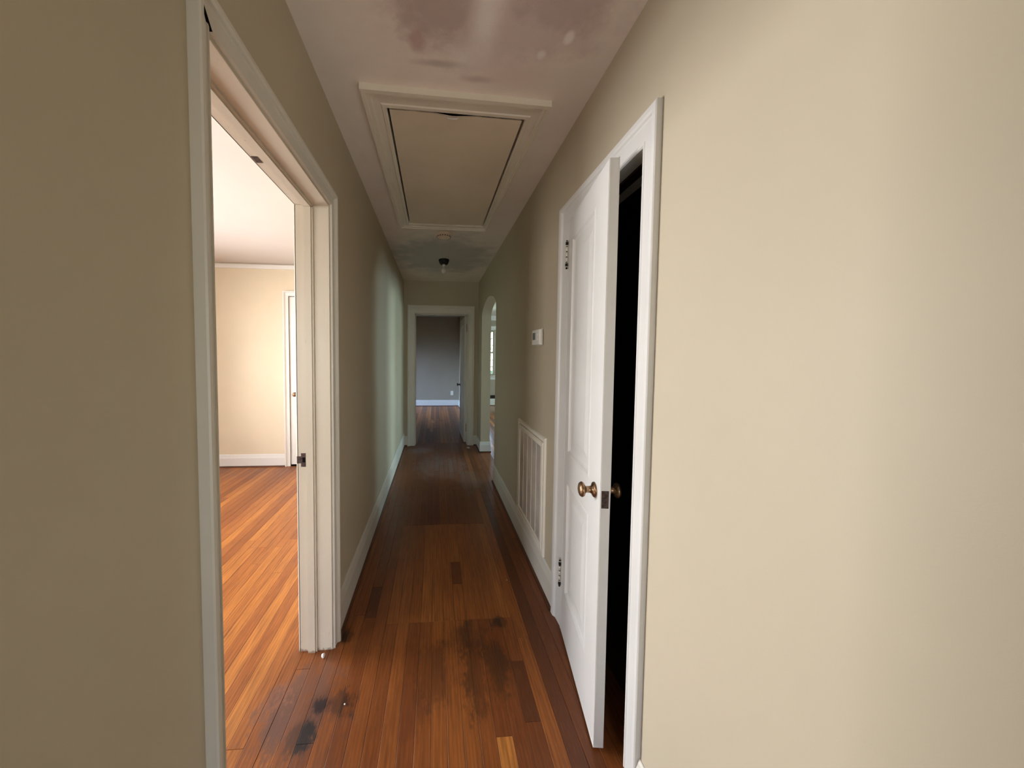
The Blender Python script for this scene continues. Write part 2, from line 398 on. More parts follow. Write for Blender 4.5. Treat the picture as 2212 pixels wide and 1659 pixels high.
wall('wall_far_room_back', 'y', YFAR, YFAR+.13, XFARL, XR, 0, 2.6, [], 'wall_grey')
wall('wall_far_room_left', 'x', XFARL-.13, XFARL, YEb, YFAR, 0, 2.6, [(6.9, 8.3, .9, 2.2)], 'wall_grey')
wall('wall_living_far', 'y', YLIV, YLIV+.13, XRb, XLIV, 0, 2.75, [(.90, 1.64, .83, 2.08)], 'wall_grey')
wall('wall_living_right', 'x', XLIV, XLIV+.13, 2.3, YLIV, 0, 2.75, [(2.7, 5.1, .8, 2.2), (6.8, 8.4, .8, 2.2)], 'wall_grey')
wall('wall_living_near', 'y', 2.17, 2.30, XRb, XLIV, 0, 2.75, [], 'wall_grey')

def slab(name, x0, x1, y0, y1, z0, z1, mat): return struct(boxo(name, (x0, x1, y0, y1, z0, z1), mat))
# hall ceiling with the hatch cut out of it
HI = [(-.221, 1.602), (.407, 1.620), (.398, 2.954), (-.225, 2.957)]     # hatch opening
HO = [(-.314, 1.478), (.495, 1.506), (.430, 3.036), (-.306, 3.030)]     # outside of its frame
bm = bmesh.new()
outr = [(XLb, YB), (XRb, YB), (XRb, YEb), (XLb, YEb)]
for i in range(4):
    j = (i+1) % 4
    lo = [bm.verts.new((*p, HC)) for p in (outr[i], outr[j], HI[j], HI[i])]; hi = [bm.verts.new((*p, HC+.12)) for p in (outr[i], outr[j], HI[j], HI[i])]
    bm.faces.new(lo); bm.faces.new(hi); bm.faces.new((lo[2], lo[3], hi[3], hi[2])); bm.faces.new((lo[0], lo[1], hi[1], hi[0]))
bmesh.ops.remove_doubles(bm, verts=bm.verts[:], dist=.0005)
struct(mesh_obj('ceiling', bm, 'ceiling'))
slab('ceiling_attic', XLb, XRb, YB, YEb, HC+.75, HC+.8, 'dark')
for nm, d in (('wall_attic_left', (XLb-.05, XLb, YB, YEb)), ('wall_attic_right', (XRb, XRb+.05, YB, YEb)), ('wall_attic_near', (XLb, XRb, YB-.05, YB)), ('wall_attic_far', (XLb, XRb, YEb, YEb+.05))):
    slab(nm, *d, HC+.124, HC+.75, 'dark')
slab('ceiling_bedroom', XBED, XLb, YB, YBED, HB+.015, HB+.13, 'ceil_white')
slab('ceiling_far_room', XFARL, XR, YEb, YFAR, 2.46, 2.58, 'ceil_white')
slab('ceiling_living', XRb, XLIV, 2.3, YLIV, 2.46, 2.58, 'ceil_white')
# crowns
slab('trim_bedroom_picture_rail', XBED, XLb-.012, YBED-.022, YBED, HB-.047, HB, 'trim_clean')
slab('trim_far_room_crown', XFARL, XR, YFAR-.03, YFAR, 2.40, 2.46, 'trim_clean')
slab('trim_living_crown', XRb, XLIV, YLIV-.06, YLIV, 2.33, 2.46, 'trim_clean')
# closet shell
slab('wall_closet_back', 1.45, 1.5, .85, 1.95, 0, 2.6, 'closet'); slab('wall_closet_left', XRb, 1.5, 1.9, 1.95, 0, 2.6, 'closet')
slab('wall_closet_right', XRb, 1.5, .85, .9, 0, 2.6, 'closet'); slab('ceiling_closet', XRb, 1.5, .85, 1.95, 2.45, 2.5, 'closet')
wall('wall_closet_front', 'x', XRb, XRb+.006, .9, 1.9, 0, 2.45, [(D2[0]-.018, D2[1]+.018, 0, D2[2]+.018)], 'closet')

# baseboards
baseboard('baseboard_left', 'x', XL, 1, D1[1]+.056, YE, .195, M['trim'])
baseboard('baseboard_left_near', 'x', XL, 1, YB, D1[0]-.058, .195, M['trim'])
baseboard('baseboard_right', 'x', XR, -1, D2[1]+.125, AR[0]-.004, .19, M['trim'])
baseboard('baseboard_right_near', 'x', XR, -1, YB, D2[0]-.08, .12, M['trim'])
baseboard('baseboard_right_end', 'x', XR, -1, AR[1]-.014, YE, .15, M['trim_clean'])
baseboard('baseboard_arch', 'y', AR[1], -1, XR-.014, XRb+.014, .15, M['trim_clean'])
baseboard('baseboard_end_left', 'y', YE, -1, XL+.014, D3[0]-.112, .15, M['trim'])
baseboard('baseboard_end_right', 'y', YE, -1, D3[1]+.094, XR-.014, .15, M['trim'])
baseboard('baseboard_bedroom', 'y', YBED, -1, XBED, -1.82, .154, M['trim_clean'])
baseboard('baseboard_far_room', 'y', YFAR, -1, XFARL, XR-.02, .164, M['trim_clean'])
baseboard('baseboard_far_room_right', 'x', XR, -1, 6.2, YFAR, .164, M['trim_clean'])
baseboard('baseboard_living', 'y', YLIV, -1, XRb, XLIV, .19, M['trim_clean'])
baseboard('baseboard_living_left', 'x', XRb, 1, AR[1], YLIV, .19, M['trim_clean'])

# ------------------------------------------------------------------ strip floors
PW = .0591
_plank_mesh = {}
def plank_mesh(Ln, Wd=PW):
    k = (round(Ln, 3), round(Wd, 4))
    if k in _plank_mesh: return _plank_mesh[k]
    bm = bmesh.new(); g, c = .0004, .0011
    lo = [bm.verts.new(p) for p in ((g, g, -.008), (Wd-g, g, -.008), (Wd-g, Ln-g, -.008), (g, Ln-g, -.008))]
    md = [bm.verts.new((v.co.x, v.co.y, -c*.7)) for v in lo]
    tp = [bm.verts.new(p) for p in ((g+c, g+c, 0), (Wd-g-c, g+c, 0), (Wd-g-c, Ln-g-c, 0), (g+c, Ln-g-c, 0))]
    for a, b in ((lo, md), (md, tp)):
        for i in range(4): bm.faces.new((a[i], a[(i+1) % 4], b[(i+1) % 4], b[i]))
    bm.faces.new(tp)
    bmesh.ops.recalc_face_normals(bm, faces=bm.faces[:])
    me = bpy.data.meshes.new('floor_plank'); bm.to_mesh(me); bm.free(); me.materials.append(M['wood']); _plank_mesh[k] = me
    return me
def lay(floor, x, y, Ln, Wd, t):
    o = bpy.data.objects.new('floor_plank', plank_mesh(Ln, Wd)); C.objects.link(o); o.parent = floor
    o.location = (x, y, random.uniform(-.0004, .0004)); o.color = (max(0, min(1, t)), 0, 0, 1)
def cuts(y0, y1, fixed=(), lo=.6, hi=2.0):
    ys = [y0]; pts = sorted(fixed) + [y1]
    for e in pts:
        while e - ys[-1] > hi*1.05:
            ys.append(round(ys[-1] + round(random.uniform(lo, hi)*10)/10, 4))
            if e - ys[-1] < .3: ys.pop(); break
        ys.append(e)
    return ys
def tone(): return min(1, max(0, random.gauss(.45, .17)))
HF0 = -.245 - 6*(.405+.245)/11
hf = struct(boxo('floor', (HF0, XRb, YB, YEb, -.12, -.006), 'subfloor'))
PATCH = (-.245, .405, 1.732, 2.757)
NR = 11; PWH = (PATCH[1]-PATCH[0])/NR
row = 0
k = -6
rowtone = {-6: .62, -5: .52, -4: .45, -3: .42, -2: .34, -1: .40, 9: .55, 10: .50, 11: .62, 12: .12, 13: .34, 14: .42}
while PATCH[0] + k*PWH < XRb - .001:
    x = PATCH[0] + k*PWH; xe = min(x+PWH, XRb)
    x0 = x
    if xe - x0 > .008:
        fixed = []
        if 0 <= k < NR: fixed = [PATCH[2], PATCH[3]]
        if k == 10: fixed = [1.215, 1.475] + fixed
        if k == 8: fixed = [1.172] + fixed
        if k == -2: fixed = [1.78, 2.02]
        if k == 6: fixed = fixed[:1] + [2.02, 2.24] + fixed[1:]
        ys = cuts(YB, YEb, fixed)
        for a, b in zip(ys, ys[1:]):
            t = tone()*.9
            if not 0 <= k < NR: t = rowtone.get(k, .45) + random.uniform(-.1, .1)
            elif PATCH[2]-.01 < a < PATCH[3]-.01: t = random.uniform(.52, .74)
            elif a < PATCH[2]: t = random.uniform(.28, .62)
            else: t = random.uniform(.18, .42)
            if k == 10 and abs(a-1.215) < .001: t = .08
            if k == 8 and abs(b-1.172) < .001: t = 1.0
            if k == -2 and abs(a-1.78) < .001: t = .02
            if k == 6 and abs(a-2.02) < .001: t = .2
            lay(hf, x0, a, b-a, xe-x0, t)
    k += 1
bf = struct(boxo('floor_bedroom', (XBED, HF0, YB, YBED+.2, -.12, -.006), 'subfloor'))
x = HF0
n_ = 0; rest = []
while x > XBED:
    x2 = x - PW
    ys = cuts(YB, YBED, (), .8, 2.4)
    base = random.gauss(.70, .08)
    for a, b in zip(ys, ys[1:]):
        if x > -3.3 and n_ < 290: lay(bf, x2, a, b-a, PW, base + random.uniform(-.17, .17)); n_ += 1
        else: rest.append((x2, a, PW, b-a))
    x = x2
def joined(name, cells, mat, parent):
    vs, fs = [], []
    for x, y, wd, ln in cells:
        g = .0008; i = len(vs)
        for z, e in ((-.008, 0), (0, .0006)):
            vs += [(x+g+e, y+g+e, z), (x+wd-g-e, y+g+e, z), (x+wd-g-e, y+ln-g-e, z), (x+g+e, y+ln-g-e, z)]
        for q in range(4): fs.append((i+q, i+(q+1) % 4, i+4+(q+1) % 4, i+4+q))
        fs.append((i+4, i+5, i+6, i+7))
    me = bpy.data.meshes.new(name); me.from_pydata(vs, [], fs); me.materials.append(M[mat])
    o = bpy.data.objects.new(name, me); C.objects.link(o); o.parent = parent; o['kind'] = 'stuff'; return o
joined('floor_strips', rest, 'wood_far', bf)
def far_floor(name, x0, x1, y0, y1, mat='wood_far'):
    f = struct(boxo(name, (x0, x1, y0, y1, -.12, -.006), 'subfloor')); cells = []; x = x0
    while x < x1-.01:
        wd = min(PW, x1-x); ys = cuts(y0, y1, (), .8, 2.2)
        cells += [(x, a, wd, b-a) for a, b in zip(ys, ys[1:])]; x += wd
    joined('floor_strips', cells, mat, f)
far_floor('floor_far_room', XFARL, XR, YEb, YFAR)
far_floor('floor_living', XRb, XLIV, 2.3, YLIV, 'wood_varnished')
slab('floor_closet', XRb, 1.5, .85, 1.95, -.12, 0, 'shoe')

# ------------------------------------------------------------------ door 1: bedroom doorway (no leaf to be seen)
d1 = struct(empty('door_1', (XL, (D1[0]+D1[1])/2, 0)))
bpy.context.view_layer.update()
def under(parent, objs):
    for o in objs: o.matrix_parent_inverse = parent.matrix_world.inverted()
    return objs
class Grp:
    """collects world-space meshes below an Empty set at the thing's base"""
    def __init__(s, root): s.r = root; bpy.context.view_layer.update()
    def fix(s):
        bpy.context.view_layer.update()
        inv = s.r.matrix_world.inverted()
        for o in s.r.children: o.matrix_parent_inverse = inv
G1 = Grp(d1)
casing(d1, D1[0]-.008, D1[1]+.008, D1[2]+.008, .050, .050, .060, lambda a, z, d: (XL+d, a, z), M['trim'])
bm = bmesh.new(); Mg = Matrix.Translation((0, D1[0]-.012, D1[2]+.014)) @ Matrix.Rotation(math.radians(40), 4, 'X'); box(bm, XL+.006, XL+.0142, -.0018, .0012, -.012, .034, Mg); mesh_obj('mitre_gap', bm, M['dark'], d1)
casing(d1, D1[0], D1[1], D1[2], .06, .06, .066, lambda a, z, d: (XLb-.012-d*.6, a, z), M['trim_old'])
xa, xb = XL+.0015, XLb-.016
boxo('jamb', (xb, xa, D1[0]-.018, D1[0], 0, D1[2]), M['trim'], d1, .0015)
boxo('jamb', (xb, xa, D1[1], D1[1]+.018, 0, D1[2]), M['trim_old'], d1, .0015)
boxo('jamb_head', (xb, xa, D1[0]-.018, D1[1]+.018, D1[2], D1[2]+.018), M['trim_old'], d1, .0015)
for y0, y1 in ((D1[0], D1[0]+.012), (D1[1]-.012, D1[1])):
    bm = bmesh.new(); box(bm, -.576, -.545, y0, y1, 0, D1[2]-.012)
    box(bm, -.545, -.537, (y0 if y0 == D1[0] else y0+.005), (y1-.005 if y0 == D1[0] else y1), 0, D1[2]-.012); mesh_obj('door_stop', bm, M['trim_old'], d1)
bm = bmesh.new(); box(bm, -.576, -.545, D1[0], D1[1], D1[2]-.012, D1[2]); box(bm, -.545, -.537, D1[0], D1[1], D1[2]-.007, D1[2]); mesh_obj('stop_head', bm, M['trim_old'], d1)
# strike plate with its lip and bolt hole
bm = bmesh.new(); yy = D1[1]; t = .0018
def plate_yz(bm, x0, x1, z0, z1, y, t): box(bm, x0, x1, y-t, y, z0, z1)
plate_yz(bm, -.601, -.595, .868, .930, yy, t); plate_yz(bm, -.582, -.578, .868, .930, yy, t)
plate_yz(bm, -.595, -.582, .911, .930, yy, t); plate_yz(bm, -.595, -.582, .868, .888, yy, t); plate_yz(bm, -.619, -.601, .884, .916, yy, t)
st = mesh_obj('strike_plate', bm, M['iron'], d1); st['label'] = 'brown metal strike plate with a lip'
boxo('bolt_hole', (-.595, -.582, yy-.0006, yy+.0004, .888, .911), M['dark'], d1)
# hinge notch under the head, towards the room
boxo('head_catch_notch', (-.612, -.590, 1.225, 1.262, D1[2]-.0012, D1[2]+.001), M['iron'], d1)
G1.fix()

# ------------------------------------------------------------------ door 2: closet door, standing ajar
d2 = struct(empty('door_2', (XR, (D2[0]+D2[1])/2, 0))); G2 = Grp(d2)
casing(d2, D2[0], D2[1], D2[2], .080, .122, .092, lambda a, z, d: (XR-d*.8, a, z), M['trim_clean'])
xa, xb = XR-.002, XRb+.004
boxo('jamb', (xa, xb, D2[0]-.018, D2[0], 0, D2[2]), M['trim_clean'], d2, .0015)
boxo('jamb', (xa, xb, D2[1], D2[1]+.018, 0, D2[2]), M['trim'], d2, .0015)
boxo('jamb_head', (xa, xb, D2[0]-.018, D2[1]+.018, D2[2], D2[2]+.018), M['trim'], d2, .0015)
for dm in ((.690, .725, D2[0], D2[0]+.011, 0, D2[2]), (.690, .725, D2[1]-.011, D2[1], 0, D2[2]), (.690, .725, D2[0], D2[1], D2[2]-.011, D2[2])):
    boxo('door_stop', dm, M['closet'], d2)  # stops take the closet's dark brown, their shade painted in
# the leaf: local x along its width from the hinge, local y = thickness (0 hall face .. -T closet face), z up
HG = Vector((.6335, 1.628, 0)); FE = Vector((.5589, 1.1069, 0)); LW = (FE-HG).length; LT = .032; LH0, LH1 = .012, 2.022
ang = math.atan2((FE-HG).y, (FE-HG).x)
LM = Matrix.Translation(HG) @ Matrix.Rotation(ang, 4, 'Z')     # local +x from hinge to free edge
# direction of +y local: rotate by +90deg -> check it points to the closet
yd = (LM.to_3x3() @ Vector((0, 1, 0)))
SGN = 1 if yd.x > 0 else -1      # y*SGN goes from hall face into the leaf
def P2(x, y, z): return LM @ Vector((x, SGN*y, z))
leaf = bpy.data.objects.new('door_leaf', None)
def leaf_frame():
    bm = bmesh.new()
    xs = [0, .062, LW-.130, LW]; zs = [LH0, .235, .785, .920, 1.922, LH1]
    def fc(face_y, back):
        for i in range(3):
            for j in range(5):
                if i == 1 and j in (1, 3):
                    a, b, c, d = xs[1], xs[2], zs[j], zs[j+1]; s = 1 if not back else -1
                    rings = []
                    for ins, dep in ((0, 0), (.004, -.0015), (.010, -.002), (.016, .005), (.022, .009), (.055, .009), (.062, .0085), (.085, .004)):
                        y = face_y + s*dep
                        rings.append([bm.verts.new(P2(a+ins, y, c+ins)), bm.verts.new(P2(b-ins, y, c+ins)), bm.verts.new(P2(b-ins, y, d-ins)), bm.verts.new(P2(a+ins, y, d-ins))])
                    for r, q in zip(rings, rings[1:]):
                        for m in range(4): bm.faces.new((r[m], r[(m+1) % 4], q[(m+1) % 4], q[m]))
                    bm.faces.new(rings[-1])
                else:
                    bm.faces.new([bm.verts.new(P2(x, face_y, z)) for x, z in ((xs[i], zs[j]), (xs[i+1], zs[j]), (xs[i+1], zs[j+1]), (xs[i], zs[j+1]))])
    fc(0, False); fc(LT, True)
    e = .0
    for q in (((0, 0), (0, LT)), ((LW, 0), (LW, LT))):
        for j in range(5): bm.faces.new([bm.verts.new(P2(q[0][0], y, z)) for y, z in ((0, zs[j]), (LT, zs[j]), (LT, zs[j+1]), (0, zs[j+1]))])
    for z in (LH0, LH1):
        for i in range(3): bm.faces.new([bm.verts.new(P2(x, y, z)) for x, y in ((xs[i], 0), (xs[i+1], 0), (xs[i+1], LT), (xs[i], LT))])
    bmesh.ops.remove_doubles(bm, verts=bm.verts[:], dist=.0003)
    ed = [e for e in bm.edges if len(e.link_faces) == 2 and e.calc_face_angle(0) > 1.2]
    bmesh.ops.bevel(bm, geom=ed, offset=.0018, segments=2, affect='EDGES')
    return bm
bpy.data.objects.remove(leaf)
leaf = mesh_obj('door_leaf', leaf_frame(), M['trim_clean'], d2); leaf['label'] = 'white two-panel door leaf standing ajar'
G2.fix(); bpy.context.view_layer.update()
def under_leaf(o, lf): o.parent = lf; o.matrix_parent_inverse = lf.matrix_world.inverted(); return o
KN = [(0, 0), (.027, 0), (.0275, .003), (.024, .007), (.0135, .012), (.0115, .020), (.0115, .031), (.016, .035), (.023, .038), (.0265, .043), (.0265, .047), (.022, .053), (.012, .0565), (0, .0575)]
def knob(LMf, x, z, out_y, lf, sgn=1, mat='brass', k=1.0):
    c = LMf(x, 0 if out_y < 0 else LT, z); n = (LMf(x, out_y*10, z) - LMf(x, 0, z)).normalized()
    Mx = Matrix.Translation(c) @ n.to_track_quat('Z', 'Y').to_matrix().to_4x4()
    under_leaf(lathe('door_knob', [(r*k, h*k) for r, h in KN], M[mat], None, Mx), lf)
knob(P2, LW-.060, .905, -1, leaf); knob(P2, LW-.060, .905, 1, leaf)
bm = bmesh.new()
for a, b, c, d, y in ((.004, LT-.004, .864, .924, .0012),):
    vs = [P2(LW+e, yy_, zz_) for e in (-.002, .0012) for yy_ in (a, b) for zz_ in (c, d)]
    bv = [bm.verts.new(v) for v in vs]
    for q in ((0, 1, 3, 2), (4, 6, 7, 5), (0, 4, 5, 1), (2, 3, 7, 6), (0, 2, 6, 4), (1, 5, 7, 3)): bm.faces.new([bv[i] for i in q])
under_leaf(mesh_obj('latch_plate', bm, M['iron']), leaf)
bm = bmesh.new(); vs = [P2(LW+e, yy_, zz_) for e in (.001, .005) for yy_ in (.011, .021) for zz_ in (.884, .900)]; bv = [bm.verts.new(v) for v in vs]
for q in ((0, 1, 3, 2), (4, 6, 7, 5), (0, 4, 5, 1), (2, 3, 7, 6), (0, 2, 6, 4), (1, 5, 7, 3)): bm.faces.new([bv[i] for i in q])
under_leaf(mesh_obj('latch_bolt', bm, M['iron']), leaf)
# hinges: painted knuckles with bare worn gaps
def hinge(zc, h, root, x, y, mat, matg, par):
    bm = bmesh.new(); box(bm, x-.002, x+.003, y-.005, y+.026, zc-h/2, zc+h/2)
    pl = mesh_obj('hinge', bm, mat, par); pl.matrix_parent_inverse = par.matrix_world.inverted()
    bpy.context.view_layer.update()
    n = 5; seg = h/n
    for i in range(n):
        z0 = zc-h/2+i*seg
        under_leaf(lathe('hinge_knuckle', [(0, 0), (.0052, 0), (.0052, seg-.0045), (0, seg-.0045)], mat, None, Matrix.Translation((x-.005, y, z0+.0022)), 12), pl)
    under_leaf(lathe('hinge_pin', [(0, 0), (.0044, 0), (.0044, h+.006), (.0050, h+.008), (0, h+.012)], matg, None, Matrix.Translation((x-.005, y, zc-h/2-.006)), 10), pl)
    for zz in (zc+h*.40, zc-h*.40):
        under_leaf(boxo('worn_gap', (x-.0125, x-.002, y-.010, y-.001, zz-.007, zz+.007), matg, None, .001), pl)
    return pl
hs = [hinge(1.866, .126, d2, .632, 1.640, M['trim'], M['black'], d2), hinge(.292, .126, d2, .632, 1.640, M['trim'], M['black'], d2)]
for o in hs:
    bpy.context.view_layer.update(); o.matrix_parent_inverse = d2.matrix_world.inverted()

# ------------------------------------------------------------------ door 3: far doorway with its leaf swung into the room
d3 = struct(empty('door_3', ((D3[0]+D3[1])/2, YE, 0))); G3 = Grp(d3)
casing(d3, D3[0], D3[1], D3[2], .112, .092, .125, lambda a, z, d: (a, YE-d*.8, z), M['trim'])
casing(d3, D3[0], D3[1], D3[2], .112, .092, .125, lambda a, z, d: (a, YEb+d*.8, z), M['trim'])
ya, yb = YE-.002, YEb+.002
boxo('jamb', (D3[0]-.018, D3[0], ya, yb, 0, D3[2]), M['trim'], d3, .0015)
boxo('jamb', (D3[1], D3[1]+.018, ya, yb, 0, D3[2]), M['trim'], d3, .0015)
boxo('jamb_head', (D3[0]-.018, D3[1]+.018, ya, yb, D3[2], D3[2]+.018), M['trim'], d3, .0015)
for dm in ((D3[0], D3[0]+.011, YE+.05, YE+.085, 0, D3[2]), (D3[1]-.011, D3[1], YE+.05, YE+.085, 0, D3[2]), (D3[0], D3[1], YE+.05, YE+.085, D3[2]-.011, D3[2])):
    boxo('door_stop', dm, M['trim'], d3)
def plain_leaf(name, LMx, W_, z0, z1, T, mat, rows, parent):
    """panelled leaf, local x width, y 0..T thickness"""
    bm = bmesh.new(); xs = [0, .11, W_-.11, W_]; zs = [z0]
    for a, b in rows: zs += [a, b]
    zs.append(z1)
    for face_y, s in ((0, 1), (T, -1)):
        for i in range(3):
            for j in range(len(zs)-1):
                if i == 1 and j % 2 == 1:
                    rings = []
                    for ins, dep in ((0, 0), (.012, .008), (.05, .008), (.075, .003)):
                        a, b, c, d = xs[1]+ins, xs[2]-ins, zs[j]+ins, zs[j+1]-ins; y = face_y+s*dep
                        rings.append([bm.verts.new(p) for p in ((a, y, c), (b, y, c), (b, y, d), (a, y, d))])
                    for r, q in zip(rings, rings[1:]):
                        for m in range(4): bm.faces.new((r[m], r[(m+1) % 4], q[(m+1) % 4], q[m]))
                    bm.faces.new(rings[-1])
                else: bm.faces.new([bm.verts.new((x, face_y, z)) for x, z in ((xs[i], zs[j]), (xs[i+1], zs[j]), (xs[i+1], zs[j+1]), (xs[i], zs[j+1]))])
    for x in (0, W_):
        for j in range(len(zs)-1): bm.faces.new([bm.verts.new((x, y, z)) for y, z in ((0, zs[j]), (T, zs[j]), (T, zs[j+1]), (0, zs[j+1]))])
    for z in (z0, z1):
        for i in range(3): bm.faces.new([bm.verts.new((x, y, z)) for x, y in ((xs[i], 0), (xs[i+1], 0), (xs[i+1], T), (xs[i], T))])
    bmesh.ops.remove_doubles(bm, verts=bm.verts[:], dist=.0003)
    for v in bm.verts: v.co = LMx @ v.co
    return mesh_obj(name, bm, mat, parent)
A3 = math.radians(91.0)
L3 = Matrix.Translation((.487, YEb+.022, 0)) @ Matrix.Rotation(A3, 4, 'Z')
lf3 = plain_leaf('door_leaf', L3, .775, .012, 1.980, .035, M['trim'], [(.24, .80), (.93, 1.86)], d3)
G3.fix(); bpy.context.view_layer.update()
lf3['label'] = 'white door leaf swung open into the far room'
def knob3(y, n):
    c = L3 @ Vector((.715, y, .86)); d = (L3.to_3x3() @ Vector((0, n, 0))).normalized()
    under_leaf(lathe('door_knob', KN, M['iron'], None, Matrix.Translation(c) @ d.to_track_quat('Z', 'Y').to_matrix().to_4x4(), 18), lf3)
knob3(0, -1); knob3(.035, 1)
for zc in (1.80, .24):
    o = boxo('hinge', (D3[1]-.005, D3[1]-.001, YEb-.044, YEb+.012, zc-.06, zc+.06), M['black'], d3); o.matrix_parent_inverse = d3.matrix_world.inverted()
    bpy.context.view_layer.update()
    under_leaf(lathe('hinge_knuckle', [(0, 0), (.006, 0), (.006, .12), (0, .12)], M['iron'], None, Matrix.Translation((D3[1]-.007, YEb+.014, zc-.06)), 10), o)

# ------------------------------------------------------------------ door 4: closed door in the bedroom's far wall
d4 = struct(empty('door_4', (-1.37, YBED, 0))); G4 = Grp(d4)
casing(d4, -1.760, -.98, 2.065, .062, .062, .062, lambda a, z, d: (a, YBED-d*.8, z), M['trim_clean'])
boxo('jamb', (-1.778, -1.760, YBED-.001, YBED+.13, 0, 2.065), M['trim_clean'], d4); boxo('jamb', (-.98, -.962, YBED-.001, YBED+.13, 0, 2.065), M['trim_clean'], d4)
boxo('jamb_head', (-1.778, -.962, YBED-.001, YBED+.13, 2.065, 2.083), M['trim_clean'], d4)
L4 = Matrix.Translation((-1.756, YBED+.004, 0))
lf4 = plain_leaf('door_leaf', L4, .772, .02, 2.060, .035, M['trim_clean'], [(.24, .80), (.93, 1.93)], d4)
G4.fix(); bpy.context.view_layer.update()
under_leaf(lathe('door_knob', KN, M['brass'], None, Matrix.Translation((-1.690, YBED+.004, .885)) @ Vector((0, -1, 0)).to_track_quat('Z', 'Y').to_matrix().to_4x4(), 20), lf4)
slab('wall_bedroom_closet_back', -1.9, -.9, YBED+.22, YBED+.25, 0, 2.6, 'closet')

# ------------------------------------------------------------------ windows
def window(name, axis, p_in, p_out, a0, a1, z0, z1, mat, cols=2, rows=3, sill=True, face=-1):
    """double-hung window in a wall opening; p_in: room-side wall face, p_out: outer face; face: direction of the room along the axis"""
    def W(p, a, z): return (p, a, z) if axis == 'x' else (a, p, z)
    def bx(nm, pa, pb, aa, ab, za, zb, mt, par, bev=0):
        pa, pb = sorted((pa, pb))
        return boxo(nm, (pa, pb, aa, ab, za, zb) if axis == 'x' else (aa, ab, pa, pb, za, zb), mt, par, bev)
    r = struct(empty(name, W(p_in, (a0+a1)/2, z0))); 
    moulding('casing', [(a0, z0), (a0, z1), (a1, z1), (a1, z0)], [(a0-.085, z0), (a0-.085, z1+.10), (a1+.085, z1+.10), (a1+.085, z0)], CASING, lambda a, z, d: W(p_in+face*d*.8, a, z), M[mat], r)
    bx('window_sill', p_in+face*.05, p_in-face*.03, a0-.10, a1+.10, z0-.028, z0, M[mat], r, .004)
    bx('apron', p_in+face*.016, p_in, a0-.08, a1+.08, z0-.115, z0-.028, M[mat], r)
    bx('jamb', p_in, p_out, a0-.002, a0+.018, z0, z1, M[mat], r); bx('jamb', p_in, p_out, a1-.018, a1+.002, z0, z1, M[mat], r); bx('jamb_head', p_in, p_out, a0, a1, z1-.018, z1+.002, M[mat], r)
    zm = (z0+z1)/2; sashes = []
    for s, (za, zb) in enumerate(((z0, zm+.02), (zm-.02, z1-.018))):
        p = p_in - face*(.045 + .035*s); q = p - face*.032
        pa, pb = sorted((p, q)); aa, ab = a0+.018, a1-.018
        bm = bmesh.new()
        def bb(a_, b_, c_, d_, ins=0):
            box(bm, *((pa+ins, pb-ins, a_, b_, c_, d_) if axis == 'x' else (a_, b_, pa+ins, pb-ins, c_, d_)))
        bb(aa, aa+.042, za, zb); bb(ab-.042, ab, za, zb); bb(aa+.042, ab-.042, za, za+.045); bb(aa+.042, ab-.042, zb-.04, zb)
        sa = mesh_obj('sash', bm, M[mat], r); sashes.append(sa)
        A0, A1, Z0, Z1 = aa+.042, ab-.042, za+.045, zb-.04
        kids = []
        for c in range(1, cols):
            x_ = A0+(A1-A0)*c/cols; kids.append(bx('muntin', pa+.006, pb-.006, x_-.008, x_+.008, Z0, Z1, M[mat], None))
        for c in range(1, rows):
            z_ = Z0+(Z1-Z0)*c/rows; kids.append(bx('muntin', pa+.007, pb-.007, A0, A1, z_-.008, z_+.008, M[mat], None))
        for c in range(cols):
            for d in range(rows):
                kids.append(bx('pane', (pa+pb)/2-.001, (pa+pb)/2+.001, A0+(A1-A0)*c/cols, A0+(A1-A0)*(c+1)/cols, Z0+(Z1-Z0)*d/rows, Z0+(Z1-Z0)*(d+1)/rows, M['glass'], None))
        sa['_k'] = 0
        sashes[-1] = (sa, kids)
    bpy.context.view_layer.update(); inv = r.matrix_world.inverted()
    for o in r.children: o.matrix_parent_inverse = inv
    bpy.context.view_layer.update()
    for sa, kids in sashes:
        del sa['_k']
        for k_ in kids: k_.parent = sa; k_.matrix_parent_inverse = sa.matrix_world.inverted()
    return r
window('window_1', 'y', YLIV, YLIV+.13, .90, 1.64, .83, 2.08, 'trim_clean', 2, 3, face=-1)
window('window_2', 'x', XLIV, XLIV+.13, 2.7, 5.1, .8, 2.2, 'trim_clean', 3, 2, face=-1)
window('added_window_8', 'x', XLIV, XLIV+.13, 6.8, 8.4, .8, 2.2, 'trim_clean', 3, 2, face=-1)  # unseen window added with the extra living room lamp
window('window_3', 'x', XBED, XBED-.13, 1.6, 3.3, .4, 2.15, 'trim_clean', 3, 2, face=1)
window('added_window_4', 'x', XBED, XBED-.13, -1.0, .4, .4, 2.15, 'trim_clean', 3, 2, face=1)  # unseen window added to even out the bedroom light
window('window_5', 'x', XFARL, XFARL-.13, 6.9, 8.3, .9, 2.2, 'trim_clean', 3, 2, face=1)
window('added_window_7', 'y', YB, YB-.13, -2.95, -1.65, .6, 2.15, 'trim_clean', 3, 2, face=1)  # out-of-view window added to light the bedroom's far wall
window('added_window_6', 'y', YB, YB-.13, -.25, .45, .45, 2.0, 'trim_clean', 2, 2, face=1)  # out-of-view window added for the entry fill, set low to light the ceiling

